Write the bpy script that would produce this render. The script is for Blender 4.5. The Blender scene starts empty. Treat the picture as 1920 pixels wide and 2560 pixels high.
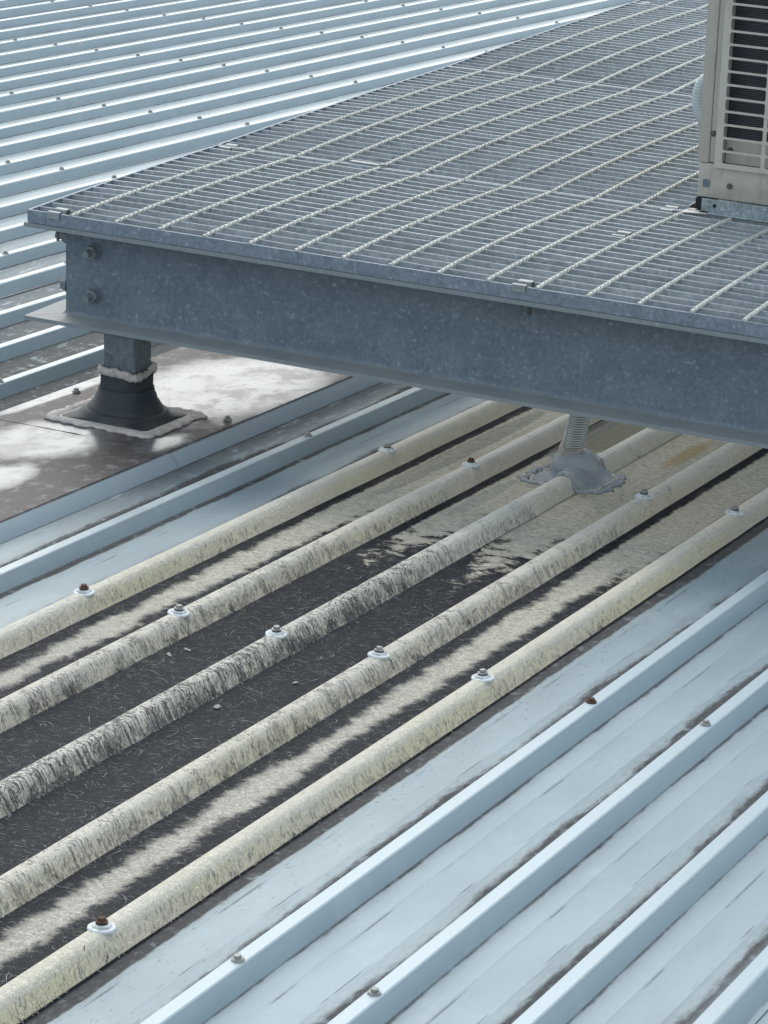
import bpy, bmesh, math, random
from mathutils import Matrix, Vector
R_ = math.radians
sc = bpy.context.scene
COL = sc.collection

# ---------------------------------------------------------------- camera
# world axes: x along the front beam, y away along the left beam, z up; origin at the front-left top corner of the grating
CAM = Vector((3.35463434, -5.11604383, 1.44015961))
RX = (0.89245967, 0.44991698, 0.03302188)
RY = (0.17362566, -0.27500005, -0.94563688)
RZ = (-0.41637707, 0.84967622, -0.32354359)
cd = bpy.data.cameras.new('camera')
cam = bpy.data.objects.new('camera', cd); COL.objects.link(cam)
cam.matrix_world = Matrix(((RX[0], -RY[0], -RZ[0], CAM.x), (RX[1], -RY[1], -RZ[1], CAM.y),
                           (RX[2], -RY[2], -RZ[2], CAM.z), (0, 0, 0, 1)))
cd.sensor_fit = 'VERTICAL'; cd.sensor_height = 24.0; cd.lens = 7484.27 / 2560 * 24.0
cd.clip_start = .05; cd.clip_end = 2000
sc.camera = cam
# ---------------------------------------------------------------- sky and sun
SUN_EL, SUN_AZ = R_(48), R_(-38)      # azimuth from +y, negative = towards -x
w = bpy.data.worlds.new('World'); sc.world = w; w.use_nodes = True
wn = w.node_tree; bg = wn.nodes['Background']
sky = wn.nodes.new('ShaderNodeTexSky'); sky.sky_type = 'NISHITA'; sky.sun_disc = False
sky.sun_elevation = SUN_EL; sky.sun_rotation = SUN_AZ; sky.dust_density = 3.0; sky.air_density = 1.0
# high thin overcast: the clear sky seen through an uneven cloud layer
tcw = wn.nodes.new('ShaderNodeTexCoord'); mp = wn.nodes.new('ShaderNodeMapping'); mp.inputs['Scale'].default_value = (1, 1, 2.6)
nz = wn.nodes.new('ShaderNodeTexNoise'); nz.inputs['Scale'].default_value = 2.2; nz.inputs['Detail'].default_value = 5
cr = wn.nodes.new('ShaderNodeValToRGB'); cr.color_ramp.elements[0].color = (3.45, 3.95, 4.25, 1); cr.color_ramp.elements[1].color = (5.6, 6.3, 6.6, 1)
cr.color_ramp.elements[0].position = .35; cr.color_ramp.elements[1].position = .65
mxw = wn.nodes.new('ShaderNodeMix'); mxw.data_type = 'RGBA'; mxw.inputs[0].default_value = .72
wn.links.new(tcw.outputs['Generated'], mp.inputs[0]); wn.links.new(mp.outputs[0], nz.inputs['Vector']); wn.links.new(nz.outputs['Fac'], cr.inputs[0])
wn.links.new(sky.outputs[0], mxw.inputs[6]); wn.links.new(cr.outputs[0], mxw.inputs[7])
# veiled sun glow low in the clouds
vd = wn.nodes.new('ShaderNodeVectorMath'); vd.operation = 'DOT_PRODUCT'; vd.inputs[1].default_value = Vector((-.50, .80, .22)).normalized()
mg = wn.nodes.new('ShaderNodeMapRange'); mg.interpolation_type = 'SMOOTHSTEP'; mg.inputs['From Min'].default_value = .70; mg.inputs['From Max'].default_value = 1.0
gl = wn.nodes.new('ShaderNodeMix'); gl.data_type = 'RGBA'; gl.inputs[7].default_value = (12.5, 12.8, 12.6, 1)
wn.links.new(tcw.outputs['Generated'], vd.inputs[0]); wn.links.new(vd.outputs['Value'], mg.inputs['Value']); wn.links.new(mg.outputs[0], gl.inputs[0]); wn.links.new(mxw.outputs[2], gl.inputs[6])
wn.links.new(gl.outputs[2], bg.inputs[0]); bg.inputs[1].default_value = 0.15
sl = bpy.data.lights.new('sun', 'SUN'); sl.energy = 0.75; sl.angle = R_(24); sl.color = (1, .965, .9)
sun = bpy.data.objects.new('sun', sl); COL.objects.link(sun)
sd = Vector((math.sin(SUN_AZ) * math.cos(SUN_EL), math.cos(SUN_AZ) * math.cos(SUN_EL), math.sin(SUN_EL)))
sun.rotation_euler = sd.to_track_quat('Z', 'Y').to_euler(); sun.location = (0, 0, 20)
sc.view_settings.view_transform = 'Standard'; sc.view_settings.look = 'None'
sc.view_settings.gamma = 1; sc.view_settings.exposure = 0.37

# roof frame (the roof falls 2.7 degrees against the level platform)
O = Vector((-0.76436264, 0.96788818, 0.43531327))
Q = Matrix(((0.99998133, -0.00355364, 0.004971), (0.00378423, 0.99887957, -0.04717297), (-0.0047978, 0.0471909, 0.99887437)))
QT = Q.transposed()
MR = QT.to_4x4(); MR.translation = -(QT @ O)
D = 0.1905                              # rib pitch
PAN = -0.029                            # pan level under the rib crests
def roof_pt(x, y, z=0): return MR @ Vector((x, y, z))

# ---------------------------------------------------------------- helpers
def link(o, parent=None):
    COL.objects.link(o)
    if parent: o.parent = parent
    return o
def tag(o, label=None, cat=None, group=None, kind=None):
    for k, v in (('label', label), ('category', cat), ('group', group), ('kind', kind)):
        if v: o[k] = v
    return o
def empty(name, mat=None, loc=None):
    o = bpy.data.objects.new(name, None); COL.objects.link(o); o.empty_display_size = .05
    if mat is not None: o.matrix_world = mat
    if loc is not None: o.location = loc
    return o
def obj(name, bm, mat, parent=None, smooth=False, M=None):
    me = bpy.data.meshes.new(name)
    if isinstance(bm, bmesh.types.BMesh):
        bmesh.ops.recalc_face_normals(bm, faces=bm.faces)
        bm.to_mesh(me); bm.free()
    else:
        me.from_pydata(bm[0], [], bm[1])
    me.materials.append(mat)
    if smooth is True:
        for p in me.polygons: p.use_smooth = True
    elif smooth:
        me.polygons.foreach_set('use_smooth', [True] * len(me.polygons)); me.set_sharp_from_angle(angle=R_(smooth))
    me.update()
    o = bpy.data.objects.new(name, me); link(o, parent)
    if M is not None: o.matrix_world = M
    return o
def add_box(bm, c, s, M=None, bev=0, seg=1):
    r = bmesh.ops.create_cube(bm, size=1)
    vs = r['verts']
    bmesh.ops.scale(bm, vec=s, verts=vs)
    if bev:
        es = list({e for v in vs for e in v.link_edges})
        rb = bmesh.ops.bevel(bm, geom=es, offset=bev, segments=seg, profile=.5, affect='EDGES')
        vs = list({v for f in rb['faces'] for v in f.verts} | {v for v in vs if v.is_valid})
    T = Matrix.Translation(c)
    if M: T = T @ M
    bmesh.ops.transform(bm, matrix=T, verts=vs)
    return vs
def add_loft(bm, rings, closed=True, cap=True):
    V = [[bm.verts.new(p) for p in r] for r in rings]
    n = len(V[0])
    for a, b in zip(V, V[1:]):
        for i in range(n if closed else n - 1):
            bm.faces.new((a[i], a[(i + 1) % n], b[(i + 1) % n], b[i]))
    if cap and closed:
        bm.faces.new(V[0][::-1]); bm.faces.new(V[-1])
    return V
def add_lathe(bm, prof, n=24, M=None, cap=True):
    M = M or Matrix.Identity(4)
    add_loft(bm, [[M @ Vector((r * math.cos(2 * math.pi * i / n), r * math.sin(2 * math.pi * i / n), z)) for i in range(n)] for r, z in prof], cap=cap)
def add_tube(bm, pts, r, n=10):
    rings = []; pts = [Vector(p) for p in pts]; up = None
    for i, p in enumerate(pts):
        t = (pts[min(i + 1, len(pts) - 1)] - pts[max(i - 1, 0)]).normalized()
        if up is None: up = t.orthogonal().normalized()
        up = (up - t * up.dot(t)).normalized(); b = t.cross(up)
        rr = r(i) if callable(r) else r
        rings.append([p + up * rr * math.cos(2 * math.pi * k / n) + b * rr * math.sin(2 * math.pi * k / n) for k in range(n)])
    add_loft(bm, rings)
def add_strip(bm, poly, x0, x1, th):
    """sheet strip: polyline in (y,z) with thickness, extruded along x"""
    off = []
    for i, p in enumerate(poly):
        a = Vector(poly[max(i - 1, 0)]); b = Vector(poly[min(i + 1, len(poly) - 1)])
        t = (b - a).normalized(); off.append((p[0] + t.y * th, p[1] - t.x * th))
    loop = list(poly) + off[::-1]
    A = [bm.verts.new((x0, y, z)) for y, z in loop]; B = [bm.verts.new((x1, y, z)) for y, z in loop]
    n = len(poly); m = len(loop)
    for i in range(m):
        j = (i + 1) % m; bm.faces.new((A[i], A[j], B[j], B[i]))
    for i in range(n - 1):
        for L in (A, B): bm.faces.new((L[i], L[i + 1], L[m - 2 - i], L[m - 1 - i]))
def rsq(cx, cy, hx, hy, r, z, n=6, jit=0, rnd=None):
    """rounded rectangle ring"""
    out = []
    for sx, sy, a0 in ((1, 1, 0), (-1, 1, 90), (-1, -1, 180), (1, -1, 270)):
        for k in range(n + 1):
            a = R_(a0 + 90 * k / n); out.append([cx + sx * (hx - r) + r * math.cos(a), cy + sy * (hy - r) + r * math.sin(a), z])
    return out

# ---------------------------------------------------------------- node expressions
class E:
    nt = None
    def __init__(s, v): s.v = v
    @staticmethod
    def m(op, *a, clamp=False):
        n = E.nt.nodes.new('ShaderNodeMath'); n.operation = op; n.use_clamp = clamp
        for i, x in enumerate(a):
            x = x.v if isinstance(x, E) else x
            if isinstance(x, (int, float)): n.inputs[i].default_value = x
            else: E.nt.links.new(x, n.inputs[i])
        return E(n.outputs[0])
    def __add__(s, o): return E.m('ADD', s, o)
    __radd__ = __add__
    def __sub__(s, o): return E.m('SUBTRACT', s, o)
    def __rsub__(s, o): return E.m('SUBTRACT', o, s)
    def __mul__(s, o): return E.m('MULTIPLY', s, o)
    __rmul__ = __mul__
    def __truediv__(s, o): return E.m('DIVIDE', s, o)
    def abs(s): return E.m('ABSOLUTE', s)
    def fl(s): return E.m('FLOOR', s)
    def mx(s, o): return E.m('MAXIMUM', s, o)
    def mn(s, o): return E.m('MINIMUM', s, o)
    def cl(s): return E.m('ADD', s, 0.0, clamp=True)
def sm(x, a, b):
    n = E.nt.nodes.new('ShaderNodeMapRange'); n.interpolation_type = 'SMOOTHSTEP'
    E.nt.links.new(x.v, n.inputs['Value'])
    inv = a > b
    n.inputs['From Min'].default_value = min(a, b); n.inputs['From Max'].default_value = max(a, b)
    n.inputs['To Min'].default_value = 1.0 if inv else 0.0; n.inputs['To Max'].default_value = 0.0 if inv else 1.0
    return E(n.outputs['Result'])
def vec(x, y, z):
    n = E.nt.nodes.new('ShaderNodeCombineXYZ')
    for i, q in enumerate((x, y, z)):
        if isinstance(q, E): E.nt.links.new(q.v, n.inputs[i])
        else: n.inputs[i].default_value = q
    return E(n.outputs[0])
def noise(v, s=1, det=3, ro=.5, dist=0):
    n = E.nt.nodes.new('ShaderNodeTexNoise'); n.inputs['Scale'].default_value = s
    n.inputs['Detail'].default_value = det; n.inputs['Roughness'].default_value = ro; n.inputs['Distortion'].default_value = dist
    E.nt.links.new(v.v, n.inputs['Vector']); return E(n.outputs['Fac'])
def voro(v, s=1, feat='F1', out='Distance'):
    n = E.nt.nodes.new('ShaderNodeTexVoronoi'); n.feature = feat; n.inputs['Scale'].default_value = s
    E.nt.links.new(v.v, n.inputs['Vector']); return E(n.outputs[out])
def mix(f, a, b):
    n = E.nt.nodes.new('ShaderNodeMix'); n.data_type = 'RGBA'
    def put(x, k):
        if isinstance(x, E): E.nt.links.new(x.v, n.inputs[k])
        elif isinstance(x, (int, float)): n.inputs[k].default_value = x
        else: n.inputs[k].default_value = (*x, 1)
    put(f, 0); put(a, 6); put(b, 7)
    return E(n.outputs[2])
def sep(v):
    n = E.nt.nodes.new('ShaderNodeSeparateXYZ'); E.nt.links.new(v.v, n.inputs[0])
    return E(n.outputs[0]), E(n.outputs[1]), E(n.outputs[2])
def coords(ref=None):
    n = E.nt.nodes.new('ShaderNodeTexCoord')
    if ref is not None: n.object = ref
    return E(n.outputs['Object'])
def rand():
    n = E.nt.nodes.new('ShaderNodeObjectInfo'); return E(n.outputs['Random'])
def material(name, fn):
    m = bpy.data.materials.new(name); m.use_nodes = True; E.nt = m.node_tree
    b = m.node_tree.nodes['Principled BSDF']
    def put(k, x):
        if isinstance(x, E): E.nt.links.new(x.v, b.inputs[k])
        elif isinstance(x, tuple): b.inputs[k].default_value = (*x, 1)
        else: b.inputs[k].default_value = x
    def bump(h, s, d=.001):
        n = E.nt.nodes.new('ShaderNodeBump'); n.inputs['Strength'].default_value = s; n.inputs['Distance'].default_value = d
        E.nt.links.new(h.v, n.inputs['Height']); E.nt.links.new(n.outputs[0], b.inputs['Normal'])
    fn(put, bump); return m

roof = empty('corrugated_metal_roof', MR)
tag(roof, 'pale blue painted ribbed metal roof with brown grime along its ribs', 'roof')

# ---------------------------------------------------------------- materials
GR1, GR2 = (.028, .023, .025), (.072, .060, .057)
def f_roof(put, bump):
    p = coords(roof); x, y, z = sep(p)
    X = x / D; r = (X + .5).fl(); s = X - r; S = s.abs()
    lo = noise(vec(r * 7.3, y * 1.3, 1.0), 1, 3, .6)
    rag = noise(vec(x * 45, y * 9, 0.0), 1, 5, .65)
    rag2 = noise(vec(x * 160, y * 40, 3.0), 1, 3, .6)
    rr = rag * .75 + rag2 * .25
    near = sm((X - 4.0).abs(), 1.1, .0) * sm(X, 3.5, 4.0)
    patch = sm(X, -1.0, -2.0) * sm(X, -13.0, -5.0) * sm(y, .1, .9) * sm(y, 4.5, 2.4)
    east = sm(X, -2.2, -1.8) * sm(X, -.15, -.4)
    # grime at the hidden (left) foot and at the near (right) foot of each rib
    wl = .112 + (lo - .5) * .36 + patch * .22 + east * .10
    ml = sm(wl + (rr - .5) * .20 - (S - .14), -.02, .055) * sm(s, 0.0, -.02) * sm(S, .125, .15)
    wr = (lo - .5) * .12 + .022 + near * .17 + patch * .05 + east * .05
    mr = sm(wr + (rr - .5) * .09 - (S - .14), 0.0, .03) * sm(s, 0.0, .02) * sm(S, .115, .15)
    wide = patch * sm(rr + lo * .25, .46, .58) * sm(S, .15, .2)
    line = sm(noise(vec(x * 220, y * 2.2, 5.0), 1, 2, .5), .70, .76) * sm(noise(p, 9, 2), .45, .6) * sm(S, .2, .25)
    sw = sm(((S - .36).abs()), .012, .004) * sm(noise(vec(r, y * 5, 9.0), 1, 3), .50, .62) * .55
    g = (ml.mx(mr).mx(wide).mx(line * .45).mx(sw) * sm(noise(p, 30, 3, .6), .18, .45)).cl()
    flat = sm(z, -.0262, -.0280)
    g = g * (flat * .93 + .07)
    film = noise(vec(x * 10, y * 3, 0.0), 1, 4, .6)
    base = mix(sm(film, .35, .75), (.312, .398, .444), (.260, .338, .384))
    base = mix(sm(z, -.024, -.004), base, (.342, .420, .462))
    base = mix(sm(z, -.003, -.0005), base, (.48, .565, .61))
    st = noise(vec(x * 110, y * 1.1, 7.0), 1, 5, .7); blot = noise(vec(x * 9, y * 6, 11.0), 1, 6, .7)
    base = mix(sm(st, .52, .75) * .20 * sm(z, -.02, -.027), base, (.24, .28, .30))
    base = mix(sm(blot, .54, .70) * .22, base, (.52, .57, .59))
    halo = (sm(wl + .10 + (rr - .5) * .3 - (S - .14), -.02, .12) * sm(s, 0.0, -.02)).mx(sm(wr + .05 + (rr - .5) * .2 - (S - .14), -.02, .10) * sm(s, 0.0, .02)) * sm(z, -.0262, -.0280)
    base = mix(halo * .30 * sm(rag2, .25, .6), base, (.155, .145, .140))
    spk = noise(vec(x * 130, y * 45, 13.0), 1, 4, .7); base = mix(sm(spk + near * .10, .67, .70) * .6 * sm(z, -.02, -.027), base, (.12, .12, .125))
    scr = noise(vec(x * 420, y * 3.2, 17.0), 1, 2, .5); base = mix(sm(scr, .70, .73) * sm(noise(p, 5, 2), .48, .60) * .5, base, (.20, .22, .24))
    fine = noise(vec(x * 500, y * 200, z * 500), 1, 2)
    base = mix(sm(fine, .6, .8) * .25, base, (.30, .36, .40))
    base = mix(near.mx(east) * sm(rr, .3, .7) * .4, base, (.25, .26, .26))
    gc = mix(noise(p, 60, 4, .7), GR1, GR2); gc = mix(sm(noise(vec(x * 120, y * 60, 2.0), 1, 4, .7), .5, .66) * .5, gc, (.17, .17, .165))
    put('Base Color', mix(g * .85, base, gc))
    put('Roughness', .22 + g * .3 + film * .08 + sm(z, -.004, -.020) * .10 + sm(y, 2.0, .5) * .10); put('Metallic', .0)
    put('Specular IOR Level', .60 - g * .48)
    bump(noise(vec(x * 9, y * 2.5, z * 20), 1, 2) * 1.2 + rag2 * g * .8 + blot * .15, .22, .004)
M_roof = material('painted_steel', f_roof)

def blob(X, y, cx, cy, rx_, ry_):
    a = (X - cx) / rx_; b = (y - cy) / ry_
    return 1.0 - E.m('SQRT', a * a + b * b)
def f_patch(put, bump):
    p = coords(roof); x, y, z = sep(p); X = x / D
    n1 = noise(vec(x * 14, y * 9, 0.0), 1, 6, .65); n2 = noise(p, 70, 4, .7)
    b = blob(X, y, -2.75, 1.42, 1.25, .42).mx(blob(X, y, -3.15, .82, .72, .21)).mx(blob(X, y, -4.15, 1.15, .16, .3)).mx(blob(X, y, -2.75, .50, .35, .16)).mx(blob(X, y, -2.1, .92, .28, .12) - .1)
    b = b.mx(blob(X, y, -3.0, 3.2, 2.0, 1.0))
    wet = sm(b + (n1 - .5) * .9 + (n2 - .5) * .18, .0, .42)
    side = sm(z, .0015, -.002) * sm(X, -2.6, -2.3)
    wet2 = wet.mx(side)
    soil = mix(n2, (.040, .033, .034), (.105, .086, .086))
    soil = mix(sm(noise(vec(x * 30, y * 20, 4.0), 1, 5, .7), .5, .7), soil, (.22, .215, .22))
    col = mix(wet2, soil, mix(sm(n1, .38, .60), (.17, .18, .19), (.10, .10, .105)))
    col = mix(sm(noise(p, 35, 5, .75), .60, .72) * .7 * (1.0 - side), col, (.12, .11, .10))
    put('Base Color', mix(side, col, (.36, .42, .46)))
    put('Roughness', .62 - wet * .40 + sm(n1, .45, .62) * wet * .16 + side * .2)
    put('Coat Weight', wet * (1.0 - side) * .38); put('Coat Roughness', .06 + n2 * .14); put('Coat IOR', 1.45)
    put('Specular IOR Level', .5)
    bump(n1 * 1.2 + n2 * (1.0 - wet) * .6, .35, .002)
M_patch = material('wet_grimy_sheet', f_patch)

def f_fib(put, bump):
    p = coords(roof); x, y, z = sep(p)
    X = x / D; r = (X + .5).fl(); s = X - r; S = s.abs()
    pan = X.fl(); c = (X - pan - .47).abs()              # distance from the pan centre line
    mid = sm((pan - 1.5).abs(), 1.1, .9)                 # 1 in the two middle pans
    nr = sm(y, .95, .30)
    rg = noise(vec(x * 20, y * 26, 0.0), 1, 7, .74, .5)
    rg2 = noise(vec(x * 60, y * 210, 2.0), 1, 4, .7, 1.0)
    hw = .165 + (noise(vec(pan * 3.7, y * 4.5, 0.0), 1, 3, .6) - .5) * .30 + (1.0 - mid) * (sm(y, -.3, 1.0) * .09 - .03) + mid * (sm(y + (pan - 2.0) * .25, .30, .95) * .42 - .40)
    pale = sm(hw + (rg - .5) * .34 + (rg2 - .5) * .14 - c, -.03, .09)
    foot = sm((S - .18).abs() + (rg2 - .5) * .10 + (rg - .5) * .10, .12, .09) * sm(s, 0.0, .02) * sm(rg * .5 + (r - 2.0).abs() * .3, .40, .48)
    pale = pale * (1.0 - foot * .9)
    farp = (1.0 - foot) * sm(y + (rg - .5) * 1.3 + (rg2 - .5) * .5 + (c - .15) * -.6, .62, .78) * .96
    pale = pale.mx(farp * sm(c, .34, .26))
    onrib = sm(S, .162, .150)
    # weathered ribs: dark grime showing through split fibre
    rib_amt = sm((r - 2.0).abs(), 1.8, .0) * .17 + .01
    ck = noise(vec(x * 60, y * 150, z * 60), 1, 5, .75, 1.6)
    ck2 = noise(vec(x * 20, y * 22, z * 20), 1, 4, .7, .4)
    crack = sm(ck * .45 + ck2 * .55 + rib_amt * (.42 * nr + .10) + sm(S, .08, .16) * .07 * nr, .60, .70)
    vo = E.nt.nodes.new('ShaderNodeTexVoronoi'); vo.feature = 'DISTANCE_TO_EDGE'; vo.inputs['Scale'].default_value = 1
    wob = noise(vec(x * 130, y * 130, z * 130), 1, 3, .6) * 1.1
    E.nt.links.new(vec(x * 75 + z * 40 + wob, y * 150 + wob, 0.0).v, vo.inputs['Vector'])
    net = sm(E(vo.outputs['Distance']), .10, .02) * sm(ck2 + rib_amt * .9 * nr, .50, .62) * (.25 + nr * .75)
    crack = crack.mx(net * sm((r - 2.0).abs(), 2.4, .2))
    h1 = noise(vec(x * 75, y * 75, z * 75), 1, 2, .5, 2.2)
    hair = sm((h1 - .5).abs(), .022, .004)
    h2 = noise(vec(x * 120 + 5, y * 60, z * 120), 1, 2, .5, 2.6)
    hair2 = sm((h2 - .5).abs(), .022, .004)
    dk = mix(rg2, (.006, .009, .014), (.020, .024, .032))
    dk = mix((hair * .42).mx(hair2 * .30) * (nr * .8 + .2), dk, (.26, .27, .29))
    lich = noise(vec(x * 55, y * 55, 6.0), 1, 6, .78, .8); lic2 = noise(vec(x * 12, y * 8, 8.0), 1, 4, .6)
    dk = mix(sm(lich + (lic2 - .5) * .5, .56, .66) * .55, dk, (.105, .105, .10))
    dk = mix(sm(lich * .5 + rg2 * .5 + (lic2 - .5) * .3, .62, .68) * .7, dk, (.36, .355, .33))
    pl = mix(sm(y, -.6, 1.2), (.66, .63, .56), (.80, .755, .61))  # far end painted paler to offset the shade under the platform
    pl = mix(sm(rg2, .35, .75), pl, (.38, .36, .30))
    pl = mix(hair.mx(hair2) * .25, pl, (.12, .115, .11))
    rust = sm(blob(X, y, 2.56, 1.62, .16, .20) + (rg - .5) * .8, .1, .6)
    pl = mix(rust * .7, pl, (.48, .33, .13))
    algae = sm(blob(X, y, 1.5, 1.75, .35, .5) + (rg - .5), .1, .3)
    pl = mix(algae * .7, pl, (.14, .125, .07))
    yel = mix(sm(noise(vec(x * 6, y * 2.2, 0.0), 1, 3), .38, .62), (.85, .76, .51), (.84, .76, .59))
    yel = mix(sm((r - 2.0).abs(), 1.2, .6) * .75, yel, (.78, .75, .65))
    yel = mix(sm(ck, .42, .70) * .35, yel, (.80, .79, .71))
    yel = mix(sm(z, -.012, .001) * .5, yel, (.80, .80, .76))
    yel = mix(crack * .92, yel, (.042, .040, .040))
    pc = mix(pale, dk, pl)
    put('Base Color', mix(onrib, pc, yel))
    wet = sm(blob(X, y, .45, 1.35, .18, .55).mx(blob(X, y, 1.3, 1.7, .15, .35)).mx(blob(X, y, 1.42, 1.05, .12, .2)) + (rg - .5) * .5, .1, .3)
    put('Roughness', .60 - wet * .5 * (1.0 - onrib) - onrib * sm(y, .3, 1.2) * .22)
    put('Coat Weight', wet * (1.0 - onrib)); put('Coat Roughness', .12)
    put('Specular IOR Level', (.15 + pale * .3).mx(onrib * .45).mx(wet * .5))
    put('Subsurface Weight', 0.0)
    bump(ck * onrib * (.4 + nr) * 1.2 + hair * .7 + hair2 * .6 + rg2 * 1.2 * (1.0 - wet), .8, .0022)
M_fib = material('weathered_fibreglass', f_fib)
M_fibre = material('glass_fibre', lambda put, bump: (put('Base Color', mix(sm(noise(coords(), 260, 1), .4, .7), (.20, .21, .22), (.46, .46, .44))), put('Roughness', .5)))
M_fibred = material('grimy_glass_fibre', lambda put, bump: (put('Base Color', (.06, .06, .065)), put('Roughness', .7)))

def galv(name, base, dark, spk=.5, sc_=1.0, metal=.35, rough=.52, obj_rand=True, dust=0.0):
    def f(put, bump):
        p = coords(); x, y, z = sep(p)
        o = rand() * 37.0 if obj_rand else E.m('ADD', 0, 0)
        q = vec(x + o, y, z)
        a = noise(q, 14 * sc_, 4, .6); b = voro(q, 170 * sc_, out='Distance'); c = noise(q, 95 * sc_, 3, .6)
        col = mix(sm(a * .5 + c * .5, .36, .64), dark, base)
        cell = voro(q, 190 * sc_, out='Color'); col = mix(sm(cell, .3, .8) * .16, col, tuple(v * 1.4 for v in base))
        drip = noise(vec(x * 40 + o, y * 40, z * 3), 1, 4, .6); col = mix(sm(drip, .60, .74) * .18, col, tuple(min(1, v * 1.7) for v in base))
        col = mix(sm(c, .62, .70) * spk, col, tuple(min(1, v * 1.9) for v in base))
        col = mix(sm(b, .32, .12) * sm(noise(q, 30 * sc_, 2), .5, .62) * spk * .5, col, tuple(min(1, v * 1.6) for v in base))
        if dust:
            n = E.nt.nodes.new('ShaderNodeNewGeometry'); nz = sep(E(n.outputs['Normal']))[2]
            col = mix(sm(nz, .6, .95) * dust * sm(a, .3, .6), col, (.27, .255, .225))
        if name == 'galvanised_beam': col = mix(sm(z, .192, .200).mx(sm(z, .014, .007)) * .6, col, (.33, .35, .36))  # flange edges painted lighter, standing in for light against the shaded web
        put('Base Color', col); put('Metallic', metal); put('Roughness', sm(a, .3, .7) * .12 + rough)
        bump(c * .6 + a, .25, .001)
    return material(name, f)
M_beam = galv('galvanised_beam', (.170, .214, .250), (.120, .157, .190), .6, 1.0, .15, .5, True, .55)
M_band = galv('galvanised_band', (.27, .315, .37), (.17, .21, .26), .45, 1.2, .3, .42)
M_bar = galv('galvanised_bar', (.46, .50, .525), (.31, .345, .375), .3, 1.0, .15, .42, True, .0)
M_rod = galv('galvanised_rod', (.62, .63, .60), (.42, .43, .41), .3, 1.0, .1, .5)
M_post = galv('galvanised_post', (.20, .235, .26), (.11, .135, .155), .4, .7, .3, .42)
M_clip = galv('clip_steel', (.34, .36, .37), (.25, .27, .28), .3, 1.5, .35, .4)
M_rail = galv('rail_steel', (.42, .48, .50), (.20, .24, .27), .5, 1.6, .3, .42)
M_bolt = galv('dull_bolt', (.16, .16, .15), (.09, .095, .09), .3, 3, .5, .5)
M_nut = galv('galvanised_nut', (.25, .28, .30), (.15, .17, .18), .3, 3, .3, .5)
M_head = galv('screw_steel', (.40, .41, .39), (.22, .22, .21), .3, 6, .4, .5)
M_rust = material('rusty_head', lambda put, bump: (put('Base Color', mix(sm(noise(coords(), 300, 3), .4, .6), (.13, .060, .040), (.075, .040, .032))), put('Roughness', .8)))
M_wash = material('white_washer', lambda put, bump: (put('Base Color', mix(sm(noise(coords(), 120, 3), .45, .7), (.66, .70, .73), (.42, .44, .45))), put('Roughness', .5)))
M_seal_d = material('dark_rubber_seal', lambda put, bump: (put('Base Color', (.02, .02, .02)), put('Roughness', .7)))
def f_rub(put, bump):
    p = coords(); x, y, z = sep(p)
    a = noise(p, 25, 5, .6)
    put('Base Color', mix(sm(a, .4, .7) * sm(z, .06, .0), (.018, .026, .034), (.045, .045, .044))); put('Roughness', .55)
    bump(noise(vec(x * 3, y * 3, z * 160), 1, 2), .12, .002)
M_rub = material('black_rubber', f_rub)
def f_sil(put, bump):
    p = coords(); a = noise(p, 40, 4, .6)
    put('Base Color', mix(sm(a, .35, .7), (.56, .51, .48), (.36, .32, .305))); put('Roughness', .7); bump(noise(p, 90, 3), .5, .002)
M_sil = material('grubby_sealant', f_sil)
M_silw = material('pale_sealant', lambda put, bump: (put('Base Color', (.55, .53, .50)), put('Roughness', .5)))
def f_lead(put, bump):
    p = coords(); a = noise(p, 30, 4, .6)
    put('Base Color', mix(sm(a, .4, .75), (.33, .36, .40), (.40, .42, .44))); put('Roughness', .55); bump(noise(p, 60, 3), .25, .002)
M_lead = material('grey_silicone', f_lead)
def f_hose(put, bump):
    p = coords(); x, y, z = sep(p); a = noise(p, 35, 4, .6)
    gr = E.m('COSINE', z * (2 * math.pi / .0055184))          # groove shade painted into the colour so the ridges read
    put('Base Color', mix(sm(gr + (a - .5) * .6, -.2, .7) * .8, mix(sm(z + (a - .5) * .05, .045, .02), (.70, .72, .71), (.58, .53, .47)), (.20, .20, .19))); put('Roughness', .5)
M_hose = material('grey_corrugated_hose', f_hose)
def f_ac(put, bump):
    p = coords(); x, y, z = sep(p)
    a = noise(p, 22, 5, .65); b = noise(vec(x * 60, y * 60, z * 9), 1, 4, .6)
    low = sm(z, .16, .0)
    col = mix(sm(a, .40, .70) * (low * .6 + .15), (.50, .475, .425), (.38, .335, .285))
    col = mix(sm(b, .55, .72) * .35, col, (.22, .215, .20))
    put('Base Color', col); put('Roughness', .45); bump(a, .1, .001)
M_ac = material('beige_cabinet', f_ac)
def f_grille(put, bump):
    a = noise(coords(), 30, 5, .65)
    put('Base Color', mix(sm(a, .45, .7) * .5, (.56, .535, .475), (.44, .40, .345))); put('Roughness', .4)
M_grille = material('pale_grille_plastic', f_grille)
def f_coil(put, bump):
    p = coords(); x, y, z = sep(p); f = E.m('SINE', z * 1400.0); a = noise(vec(x * 25, y, z * 90), 1, 3)
    put('Base Color', mix(sm(f * .5 + a, .3, 1.1), (.020, .024, .034), (.062, .066, .078))); put('Roughness', .4); bump(f, .5, .002)
M_coil = material('dark_coil_fins', f_coil)
M_black = material('black_void', lambda put, bump: (put('Base Color', (.012, .012, .013)), put('Roughness', .8)))
M_pvc = material('pale_hose', lambda put, bump: (put('Base Color', (.52, .58, .60)), put('Roughness', .4), bump(E.m('SINE', sep(coords())[2] * 900.0), .3, .001)))
M_wall = material('concrete_wall', lambda put, bump: (put('Base Color', mix(noise(coords(), 3, 5), (.30, .29, .27), (.38, .37, .35))), put('Roughness', .9)))
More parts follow.
